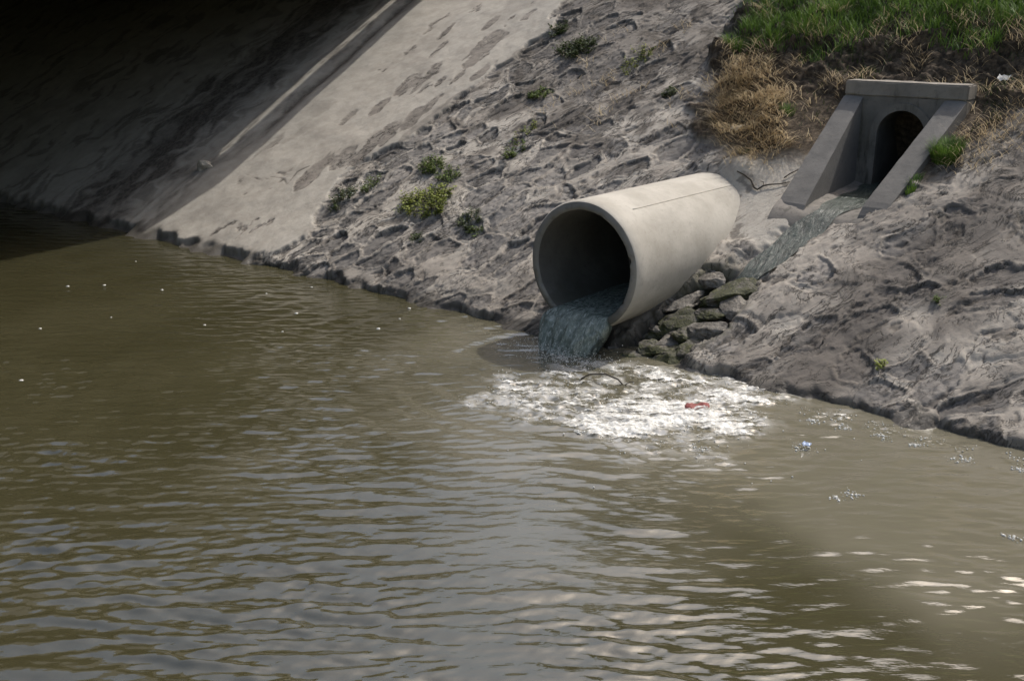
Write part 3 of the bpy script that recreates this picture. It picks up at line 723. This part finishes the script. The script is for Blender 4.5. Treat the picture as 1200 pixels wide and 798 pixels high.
# ------------------------------------------------------------------ broken rocks in the gully
import bmesh
def rock(x, y, sx, sy, sz, rot, mat, label, seed, name="rock", lift=.0, group="broken rocks in the gully beside the pipe"):
    bm = bmesh.new(); bmesh.ops.create_icosphere(bm, subdivisions=4, radius=1)
    P = np.array([v.co for v in bm.verts]); rg = np.random.default_rng(seed)
    for i in range(15):                                    # flat broken faces
        d = rg.normal(size=3); d /= np.linalg.norm(d); c_ = rg.uniform(.38, .74); dd = P @ d; over = dd > c_
        P[over] -= np.outer((dd[over] - c_) * .93, d)
    nn_ = fbm(P[:, 0] * 1.7 + P[:, 2], P[:, 1] * 1.7 + P[:, 2] * .7, seed, 4) * .15 + .075 * ridged(P[:, 0] * 4 + P[:, 2] * 2, P[:, 1] * 4, seed + 9, 3)
    P *= (1 + nn_)[:, None]; P *= np.array([sx * 1.5, sy * 1.42, sz * 1.12])
    c, s_ = math.cos(rot), math.sin(rot); P = np.stack([P[:, 0] * c - P[:, 1] * s_, P[:, 0] * s_ + P[:, 1] * c, P[:, 2]], -1)
    a = math.radians(24); P = np.stack([P[:, 0], P[:, 1] * math.cos(a) - P[:, 2] * math.sin(a), P[:, 1] * math.sin(a) + P[:, 2] * math.cos(a)], -1)
    for v, q in zip(bm.verts, P): v.co = q
    me = bpy.data.meshes.new(name); bm.to_mesh(me); bm.free(); me.materials.append(mat)
    me.polygons.foreach_set("use_smooth", [False] * len(me.polygons))
    o = bpy.data.objects.new(name, me); COL.objects.link(o)
    zb_ = (y - 8) * TAN; o.location = (x, y, max(zb_ - .11 + lift, -.02)); return tag(o, label, "rock", group)
rot = math.radians(62)
rock(-4.93, 9.02, .30, .16, .12, rot, M_rockm, "long olive mossy slab of rock at the lower end of the trickle", 1, lift=-.01)
rock(-5.15, 8.63, .24, .16, .12, .6, M_rockm, "mossy green rock just right of the pipe's dark underside", 2, lift=-.02)
rock(-4.78, 8.58, .17, .11, .09, .4, M_rock, "pale grey angular rock right of the mossy green rock", 3, lift=.02)
rock(-4.72, 8.83, .14, .12, .09, .9, M_rock, "crumbly grey rock beside the dark slot at the gully's right edge", 4, lift=.02)
rock(-5.27, 8.27, .17, .13, .11, .7, M_rockd, "brown damp rock nearest the pouring water, sparkling with drops", 5, lift=-.03)
rock(-5.03, 8.22, .22, .15, .12, .9, M_rockm, "large mossy rock at the water's edge behind the foam", 6, lift=-.02)
rock(-4.76, 8.12, .20, .13, .10, .3, M_rock, "grey tilted slab at the water's edge right of the gully", 7, lift=-.02)
rock(-4.93, 8.76, .13, .09, .08, .5, M_rockd, "small grey rock wedged between mossy slab and mossy green rock", 8)
rock(-5.25, 8.80, .17, .10, .07, rot, M_rock, "flat grey chunk lying along the pipe's lower flank", 9)
rock(-5.17, 9.12, .14, .12, .08, .2, M_rock, "lumpy grey chunk beside the pipe flank above the mossy slab", 10)
rock(-5.14, 9.42, .15, .12, .06, .8, M_rockd, "dark crumbly lump below the smooth concrete patch", 11)
rock(-5.32, 8.48, .08, .06, .05, .1, M_rock, "fist sized grey stone in the shadow under the pipe", 12)
rock(-5.40, 8.10, .16, .11, .08, .5, M_rockd, "dark wet rock at the foot of the pouring water", 13, lift=-.03)
rock(-4.90, 8.38, .12, .09, .07, 1.1, M_rockd, "half mossy rock between the large mossy rock and the pale grey one", 14)
g_ = ground(-14.12, 9.3); o = rock(-14.12, 9.3, .13, .09, .08, .3, M_pale, "small pale block lying on the lit rib of the concrete slope", 15, "loose_stone", group=None); o.location = g_ + Vector((0, -.02, .05))
if "group" in o: del o["group"]

rock(-5.30, 8.64, .16, .10, .09, 1.0, M_rockd, "dark broken block tucked under the pipe's lower flank", 16, lift=-.02)
rock(-5.02, 8.45, .15, .11, .09, .2, M_rockd, "wet dark rock in the middle of the gully", 17, lift=-.02)
rock(-5.16, 8.38, .14, .10, .08, 1.3, M_rock, "jagged grey rock between the pipe's shadow and the large mossy rock", 18, lift=-.02)
rock(-4.80, 8.35, .16, .10, .08, .7, M_rock, "broad broken slab merging into the right-hand stones above the water", 19, lift=-.01)
rock(-5.04, 8.92, .12, .08, .06, rot, M_rockd, "narrow damp rock left of the long olive mossy slab", 20)
rock(-5.22, 9.28, .15, .09, .06, rot, M_rock, "rough grey ledge piece against the pipe flank below the smooth concrete", 21)

# ------------------------------------------------------------------ plants
def blades(pos, length, width, lean, bend, mat, name, hue=None, parent=None, seed=0, segs=3, dirs=None, rise=1.):
    rg = np.random.default_rng(seed); n = len(pos)
    th = rg.uniform(0, 2 * np.pi, n) if dirs is None else dirs
    d = np.stack([np.cos(th), np.sin(th), np.zeros(n)], -1); sd = np.stack([-np.sin(th), np.cos(th), np.zeros(n)], -1)
    rows = []
    for s in range(segs + 1):
        t = s / segs
        up = rise * length * (t - bend * .45 * t * t); out = length * (lean * t + bend * t * t)
        c = pos + np.stack([np.zeros(n), np.zeros(n), up], -1) + d * out[:, None]
        w = width * (1 - t) ** .7 + .0004
        rows += [c - sd * w[:, None], c + sd * w[:, None]]
    V_ = np.stack(rows, 1).reshape(-1, 3); k_ = 2 * (segs + 1)
    f = np.array([(2 * s, 2 * s + 1, 2 * s + 3, 2 * s + 2) for s in range(segs)])
    F_ = (f[None] + (np.arange(n) * k_)[:, None, None]).reshape(-1, 4)
    hu = np.repeat(rg.random(n) if hue is None else hue, k_)
    return mesh_np(name, V_, F_, mat, parent, {"hue": hu})
def scatter(n, x0, x1, y0, y1, fn, seed):
    rg = np.random.default_rng(seed); x = rg.uniform(x0, x1, n); y = rg.uniform(y0, y1, n)
    k_ = rg.random(n) < fn(x, y); return x[k_], y[k_]
# green grass along the top of the bank
def gmask(x, y):
    e = y - np.interp(x, [-7.2, -6.9, -6.2, -5.5, -4.6, -3.6, -2.5, 3], [12.5, 12.2, 12.15, 12.2, 12.35, 12.35, 12.2, 12.1]) + .35 * fbm(x * 1.5, y * 1.5, 500, 4)
    return sst(0, .22, e) * sst(-7.2, -6.9, x + .3 * fbm(x * 2, y * 2, 503, 3)) * (.45 + .55 * sst(-.25, .2, fbm(x * 2.2, y * 2.2, 506, 4)))
x, y = scatter(85000, -7.4, 2, 12.1, 15.2, gmask, 5)
n = len(x); rg = np.random.default_rng(6); cl_ = fbm(x * 1.8, y * 1.8, 510, 3)
tag(blades(ground_np(x, y), rg.uniform(.09, .22, n) * (1 + .5 * cl_), np.full(n, .0045), rg.uniform(.1, .5, n), rg.uniform(.2, .7, n), M_grass, "grass", np.clip(rg.random(n) * .7 + .3 + .5 * cl_, 0, 1), None, 7), kind="stuff")
# thin low green growth on the soil
def gm2(x, y): return sst(.1, .5, fbm(x * 1.6, y * 1.6, 520, 4)) * .8 * sst(-6.9, -6.2, x) * np.where((x > -5.05) & (x < -3.55) & (y < 11.8), 0, 1) * np.where((x < -3.5) & (y < 11.6), .12, 1) * np.where((x > -3.5) & (y < 11.3 + .8 * (x + 3.5)), 0, 1)
x, y = scatter(16000, -7, 0, 11.2, 12.9, gm2, 8); n = len(x); rg = np.random.default_rng(9)
tag(blades(ground_np(x, y), rg.uniform(.03, .10, n), np.full(n, .004), rg.uniform(.2, .6, n), rg.uniform(.2, .6, n), M_weedd, "low_grass", None, None, 10), kind="stuff")
# matted dry grass
def smask(x, y):
    d = np.hypot((x + 6.05 + .6 * (y - 11.4)) / .58, (y - 11.4) / .95) + .3 * fbm(x * 2.5, y * 2.5, 530, 4)
    return sst(1.05, .6, d)
x, y = scatter(12000, -7.3, -4.9, 10.4, 12.6, smask, 11)
ok = ~((x > -5.0) & (y < 11.8)); x, y = x[ok], y[ok]; n = len(x); rg = np.random.default_rng(12)
dr = -math.pi / 2 + .35 + 1.1 * fbm(x * 2.0, y * 2.0, 533, 3) + rg.normal(0, .55, n)
tag(blades(ground_np(x, y) + np.array([0, 0, .0]), rg.uniform(.10, .32, n), np.full(n, .0032), rg.uniform(.3, .9, n), rg.uniform(.5, 1.0, n), M_straw, "dry_grass", np.clip(rg.normal(.55, .28, n), 0, 1), None, 13, 4, dr, .55), kind="stuff")
def smask2(x, y):
    d1 = sst(.1, .5, fbm(x * 2.5, y * 2.5, 540, 4)) * sst(-7.2, -6.7, x) * sst(10.9, 11.3, y) * .8
    d2 = sst(.45, .1, np.abs(x + 3.35 - .45 * (y - 11.2))) * sst(10.6, 10.9, y) * .8
    d3 = sst(.35, .6, fbm(x * 2.2, y * 2.2, 543, 4)) * .35 * sst(-9.6, -8.6, x) * sst(10.6, 11.4, y)
    d4 = sst(.22, .05, np.hypot(x + 5.72, (y - 10.62) * .9)) 
    return np.maximum(np.maximum(d1, d2), np.maximum(d3, d4)) * np.where((x > -5.05) & (x < -3.62) & (y < 11.8), 0, 1)
x, y = scatter(30000, -9.6, -1, 10.3, 13, smask2, 14); n = len(x); rg = np.random.default_rng(15)
tag(blades(ground_np(x, y), rg.uniform(.05, .18, n), np.full(n, .003), rg.uniform(.4, 1.2, n), rg.uniform(.4, 1.0, n), M_straw, "dead_grass", np.clip(rg.normal(.25, .25, n), 0, 1), None, 16, 3, -math.pi / 2 + rg.normal(0, 1.1, n)), kind="stuff")

def weed(x, y, rx, ry, hgt, nst, mat, label, seed, leaf=.035, flowers=0, group="weeds growing between the stones of the bank"):
    rg = np.random.default_rng(seed); g0 = ground(x, y)
    root = empty("weed", g0, label, "weed", group)
    sV, sF = [], []; P = []; D = []; L = []
    nst = int(nst * 1.6); leaf *= 1.25
    for i in range(nst):
        a = rg.uniform(0, 6.283); q = math.sqrt(rg.random()); bx_, by_ = x + math.cos(a) * rx * q, y + math.sin(a) * ry * q
        b0 = ground(bx_, by_) - g0; hh = hgt * (1.15 - .6 * q) * rg.uniform(.6, 1.1); ld = rg.normal(0, .35, 2) + np.array([math.cos(a), math.sin(a)]) * .35 * q
        pts = [b0 + Vector((ld[0] * hh * t * t, ld[1] * hh * t * t, hh * t)) for t in (0, .35, .7, 1)]
        v_, f_ = tube(pts, [.004, .003, .0025, .0015], 4, False); o_ = len(sV); sV += v_; sF += [tuple(k_ + o_ for k_ in f) for f in f_]
        for k_ in range(int(rg.integers(9, 16))):
            t = rg.uniform(.1, 1.05); p0 = pts[0].lerp(pts[3], t) + Vector(rg.normal(0, .012, 3)); P.append(p0); D.append(rg.uniform(0, 6.283)); L.append(leaf * rg.uniform(.5, 1.3))
    mesh_py("stem", sV, sF, M_stem, root)["kind"] = "stuff"
    P = np.array(P); D = np.array(D); L = np.array(L); n = len(P); up = rg.uniform(-.1, .9, n)
    d = np.stack([np.cos(D), np.sin(D), up], -1); d /= np.linalg.norm(d, axis=1)[:, None]; sd = np.stack([-np.sin(D), np.cos(D), rg.normal(0, .4, n)], -1); 
    nrm = np.cross(d, sd)
    V_ = np.stack([P, P + d * L[:, None] * .45 + sd * L[:, None] * .27 - nrm * L[:, None] * .06, P + d * L[:, None] - np.array([0, 0, 1]) * L[:, None] * .15, P + d * L[:, None] * .45 - sd * L[:, None] * .27 - nrm * L[:, None] * .06, P + d * L[:, None] * .5], 1).reshape(-1, 3)
    f = np.array([(0, 1, 4), (1, 2, 4), (2, 3, 4), (3, 0, 4)]); F_ = (f[None] + (np.arange(n) * 5)[:, None, None]).reshape(-1, 3)
    mesh_np("leaves", V_, F_, mat, root, {"hue": np.repeat(np.clip(rg.normal(.5, .3, n), 0, 1), 5)}, False)["kind"] = "stuff"
    if flowers:
        pp = np.array([P[rg.integers(0, n)] + rg.normal(0, .02, 3) + np.array([0, 0, .03]) for _ in range(flowers)])
        b = blobs("blossom", pp, rg.uniform(.006, .011, flowers), M_flower, .6); b.parent = root; b["kind"] = "stuff"
    return root
weed(-9.36, 9.34, .30, .24, .20, 70, M_weedy, "large yellow green leafy weed, biggest clump left of the pipe", 31, .034)
weed(-9.72, 9.28, .10, .12, .14, 14, M_weedy, "thin yellowish weed touching the left end of the large clump", 32, .03)
weed(-9.86, 9.94, .20, .13, .12, 34, M_weed, "low green weed clump above the large yellow green weed", 33, .03)
weed(-9.48, 9.82, .14, .14, .11, 20, M_weed, "narrow green weed between the low clump and the large yellow one", 34, .028)
weed(-10.85, 9.18, .09, .22, .14, 26, M_weedd, "dark green weed with tiny white flowers at the concrete slab's edge", 35, .028, 26)
weed(-10.62, 9.5, .09, .14, .15, 16, M_weed, "pale sprawling weed with white flowers uphill of the dark flowering one", 36, .025, 34)
weed(-8.84, 10.37, .11, .16, .10, 18, M_weed, "small green weed in a hollow up the bank above the pipe rim", 37, .028)
weed(-8.95, 10.75, .09, .18, .08, 10, M_weedy, "sparse yellowing weed just above the small green one", 38, .025)
weed(-8.55, 9.22, .16, .14, .09, 22, M_weedd, "dark green creeping weed nearest the pipe's left side", 39, .026)
weed(-8.35, 9.1, .10, .08, .06, 10, M_weed, "tiny thin weed right of the dark creeping weed", 40, .022)
weed(-9.07, 8.83, .08, .07, .06, 9, M_weedd, "tiny dark weed below the large yellow green weed", 41, .024)
weed(-9.35, 12.33, .30, .20, .16, 60, M_weedd, "wide dark green weed clump high on the grey part of the bank", 42, .034)
weed(-9.98, 12.75, .14, .16, .10, 24, M_weedd, "small dark weed at the bank's top edge beside the smooth slab", 43, .03)
weed(-9.27, 11.42, .18, .10, .09, 22, M_weed, "flat green weed midway down the darker grey stones", 44, .028)
weed(-7.25, 11.53, .10, .12, .08, 14, M_weedd, "small dull weed among stones left of the dry grass", 45, .026)
weed(-8.2, 12.2, .16, .30, .09, 24, M_weedy, "straggling yellow weed at the top of the bank left of the soil", 46, .024)
weed(-3.12, 8.5, .03, .03, .07, 5, M_weedy, "tiny lone yellow weed low on the right-hand stones", 47, .026)
weed(-2.95, 9.2, .03, .03, .05, 4, M_weed, "tiny lone green sprig on the darker stones", 48, .022)
weed(-5.7, 10.62, .07, .10, .07, 8, M_weedd, "small brownish weed where the pipe top meets the bank", 49, .02)
# tuft beside the right wing wall
rg = np.random.default_rng(60)
def tuft(x, y, rx, ry, n, l0, l1, label, seed, mat=M_grass):
    rg = np.random.default_rng(seed); a = rg.uniform(0, 6.283, n); q = np.sqrt(rg.random(n))
    o = blades(ground_np(x + np.cos(a) * rx * q, y + np.sin(a) * ry * q), rg.uniform(l0, l1, n), np.full(n, .004), rg.uniform(.05, .4, n), rg.uniform(.1, .5, n), mat, "grass_tuft", np.clip(rg.normal(.65, .3, n), 0, 1), None, seed, 3, a + rg.normal(0, .5, n))
    return tag(o, label, "grass tuft")
tuft(-3.60, 10.92, .13, .12, 1100, .08, .20, "bright green tuft of grass beside the right wing wall of the culvert", 61)
tuft(-3.74, 10.5, .06, .14, 160, .04, .09, "short thin grass tuft low against the right wing wall", 62)
tuft(-5.55, 11.35, .08, .06, 120, .05, .12, "small green grass tuft sprouting through the matted dry grass", 63)

# ------------------------------------------------------------------ twigs and litter
def twig(name, pts, rad, label, cat="twig", branch=None):
    o_ = Vector(pts[0]); r_ = empty(name, o_, label, cat) if branch else None
    P = [Vector(p) - (o_ if branch else Vector()) for p in pts]
    v_, f_ = tube(P, rad, 6); m_ = mesh_py("main_stem" if branch else name, v_, f_, M_twig, r_, True)
    if branch:
        v_, f_ = tube([Vector(p) - o_ for p in branch], .0045, 5); mesh_py("side_shoot", v_, f_, M_twig, r_, True); return r_
    return tag(m_, label, cat)
def gp(x, y, dz=.015): return ground(x, y) + Vector((0, -.01, dz))
twig("root", [gp(-5.58, 10.34), gp(-5.50, 10.34), gp(-5.42, 10.32), gp(-5.35, 10.27), gp(-5.31, 10.25, .02), gp(-5.27, 10.29, .03), gp(-5.21, 10.33, .03), gp(-5.12, 10.36, .025), gp(-5.03, 10.42, .015)], [.006, .008, .010, .011, .010, .009, .008, .007, .005], "dark crooked root lying on the smooth concrete left of the culvert", "root", [gp(-5.27, 10.29, .02), gp(-5.29, 10.34, .03), gp(-5.33, 10.36)])
twig("twig", [gp(-5.12, 10.46), gp(-5.08, 10.52, .03), gp(-5.02, 10.60, .02)], .007, "short straight twig against the left wing wall's foot")
twig("driftwood_stick", [(-5.32, 7.18, .02), (-5.25, 7.22, .07), (-5.12, 7.28, .085), (-5.0, 7.3, .06), (-4.93, 7.31, .0)], .007, "thin dark bent stick arching out of the white foam", "stick", [(-4.93, 7.31, .02), (-4.9, 7.34, .045), (-4.87, 7.36, .05)])
# red rag
rx, ry = np.meshgrid(np.linspace(-.12, .09, 26), np.linspace(-.055, .055, 14)); 
RZ = .026 + .022 * np.clip(fbm(rx * 9, ry * 12, 600, 3) + .3, -.6, 1) - .06 * sst(.8, 1.15, np.hypot(rx / .12, ry / .05) + .25 * fbm(rx * 8, ry * 8, 603, 3))
rgx = -4.16 + rx * ur[0] - ry * ur[1]; rgy = 7.27 + rx * ur[1] + ry * ur[0]
o = mesh_np("red_rag", np.concatenate([np.stack([rgx, rgy, RZ], -1).reshape(-1, 3), np.stack([rgx, rgy, RZ - .008], -1).reshape(-1, 3)]), np.concatenate([grid_faces(*rx.shape), grid_faces(*rx.shape)[:, ::-1] + rx.size]), M_red)
tag(o, "faded red rag half sunk in the water beside the foam", "rag")
def scrap(x, y, s, mat, name, label, cat, seed, z=None, tilt=.5):
    rg = np.random.default_rng(seed); n = 9; u, v = np.meshgrid(np.linspace(-1, 1, n), np.linspace(-.7, .7, n))
    w_ = .35 * fbm(u * 1.4, v * 1.4, seed, 3); c = ground(x, y) if z is None else Vector((x, y, z))
    P = np.stack([u * s + .2 * s * w_, v * s * math.cos(tilt), v * s * math.sin(tilt) + w_ * s], -1).reshape(-1, 3) + np.array(c) + np.array([0, -.02, .03])
    return tag(mesh_np(name, np.concatenate([P, P + np.array([0, 0, -.004])]), np.concatenate([grid_faces(n, n), grid_faces(n, n)[:, ::-1] + n * n]), mat), label, cat)
scrap(-3.45, 12.02, .06, M_paper, "paper_scrap", "white scrap of paper on the soil right of the culvert cap", "litter", 70)
scrap(-3.15, 11.85, .04, M_paper, "plastic_scrap", "small grey white scrap below the paper near the picture's edge", "litter", 71)
scrap(-3.1, 7.1, .032, M_blue, "plastic_wrapper", "pale blue plastic wrapper floating among bubbles right of the rag", "litter", 72, .01, .2)
o = rock(-6.34, 13.2, .06, .05, .05, .2, M_pale, "small pale stone lying in the green grass", 73, "loose_stone", group=None); o.location = ground(-6.34, 13.2) + Vector((0, -.03, .16))
scrap(-5.95, 10.95, .06, M_pale, "bark_piece", "pale flat piece of bark at the lower edge of the dry grass", "litter", 74)

# ------------------------------------------------------------------ bridge overhead (out of the picture; it shades and darkens the left)
HB = 4.35
def up(x, y, z, h_): return (x + KX * (h_ - z), y + KY * (h_ - z))
a0 = up(-14.28, 8, 0, HB); a1 = up(-14.28, 13, 3, HB)
sk = (a1[0] - a0[0]) / (a1[1] - a0[1])
br = empty("road_bridge", (0, 0, 0), "concrete road bridge crossing above the dark left end of the river", "bridge")
def slabp(name, off0, off1, y0, y1, z0, z1, parent=br):
    V_ = []
    for y in (y0, y1):
        e_ = a0[0] + sk * (y - a0[1])
        for off in (off0, off1):
            for z in (z0, z1): V_.append((e_ + off, y, z))
    mesh_py(name, V_, [(0, 1, 3, 2), (4, 6, 7, 5), (0, 4, 5, 1), (2, 3, 7, 6), (0, 2, 6, 4), (1, 5, 7, 3)], M_bridge, parent)
slabp("deck", -34, 0, -22, 26, HB, HB + .35)
slabp("sky_block_parapet", -.3, -.02, -22, 26, HB + .352, HB + 2.3)  # unseen; made tall to block sky from the water's reflection
for off in (-3, -8, -13, -18, -23, -28): slabp("girder", off - .4, off, -21, 25, HB - .5, HB - .004)
slabp("abutment", -34, -1.2, 15.8, 16.8, 2.5, HB - .51)
c0 = up(-13.80, 8, 0, HB + .25); c1 = up(-13.80, 13, 3, HB + .25); sk2 = (c1[0] - c0[0]) / (c1[1] - c0[1])
V_, F_ = tube([(c0[0] + sk2 * (y - c0[1]), y, HB + .25) for y in (26, 18, 11.6)] + [(c0[0] + sk2 * (11.2 - c0[1]) - .25, 11.25, HB + .1), (c0[0] + sk2 * (11 - c0[1]) - .9, 11.0, HB - .75)],   .31, 20); mesh_py("shade_strip_pipe", V_, F_, M_bridge, br, True)  # unseen; added to cast the narrow shade strip on the slope

# ------------------------------------------------------------------ trees on top of the bank (out of the picture, mirrored in the water)
M_bark = mat_plain("bark", (.10, .08, .06)); M_treeleaf = mat_leaf("tree_leaves", (.035, .055, .016), (.09, .11, .035))
rg = np.random.default_rng(90)
def tree(name="tree"):
    root = empty(name, (0, 0, 0), "leafy green tree standing on the grassy top of the bank", "tree", "trees along the top of the bank")
    v_, f_ = tube([(0, 0, -.3), (.1, .05, 1.5), (-.05, .1, 3.2), (.1, 0, 5.5)], [.24, .19, .14, .05], 9); tv, tf = list(v_), list(f_)
    cl = []
    for i in range(9):
        a = i * 2.4; h0 = 2.0 + .38 * i; L = 2.3 - .12 * i
        e = Vector((math.cos(a) * L, math.sin(a) * L, h0 + 1.3)); v_, f_ = tube([(0, 0, h0), (e.x * .5, e.y * .5, h0 + .8), e], [.09, .06, .02], 6)
        o_ = len(tv); tv += v_; tf += [tuple(k_ + o_ for k_ in f) for f in f_]; cl.append(e)
    cl += [Vector((0, 0, 6.2)), Vector((.5, .3, 5.2)), Vector((-.4, -.3, 4.4))]
    mesh_py("trunk", tv, tf, M_bark, root, True)
    P = np.concatenate([np.array(c_) + rg.normal(0, 1, (620, 3)) * np.array([.75, .75, .6]) for c_ in cl]); n = len(P)
    d = rg.normal(size=(n, 3)); d /= np.linalg.norm(d, axis=1)[:, None]; sd = np.cross(d, rg.normal(size=(n, 3))); sd /= np.linalg.norm(sd, axis=1)[:, None]
    L = rg.uniform(.12, .26, n)[:, None]
    V_ = np.stack([P - d * L, P + sd * L * .5, P + d * L, P - sd * L * .5], 1).reshape(-1, 3)
    o_ = mesh_np("crown", V_, np.arange(n * 4).reshape(-1, 4), M_treeleaf, root, {"hue": np.repeat(rg.random(n), 4)}, False); o_["kind"] = "stuff"
    return root
t0_ = tree()
spots = [(-11.5, 19.5, 1.0, 0), (-8.4, 20.3, 1.15, 1.1), (-5.2, 19.6, 1.05, 2.2), (-2.2, 20.4, 1.2, 3.6), (1.0, 19.4, .85, 4.4), (-10.0, 22.5, 1.3, 2.8), (-3.8, 22.8, 1.3, .6), (3.4, 22.6, .9, 1.8)]
for i, (x, y, sc_, rz_) in enumerate(spots):
    r_ = t0_
    if i:
        r_ = t0_.copy(); COL.objects.link(r_)
        for ch in list(t0_.children):
            c_ = ch.copy(); COL.objects.link(c_); c_.parent = r_
    r_.location = (x * 1.15 - .8, y + 5.5, 5.4); r_.scale = (sc_ * 1.25, sc_ * 1.25, sc_ * 1.2); r_.rotation_euler = (0, 0, rz_)
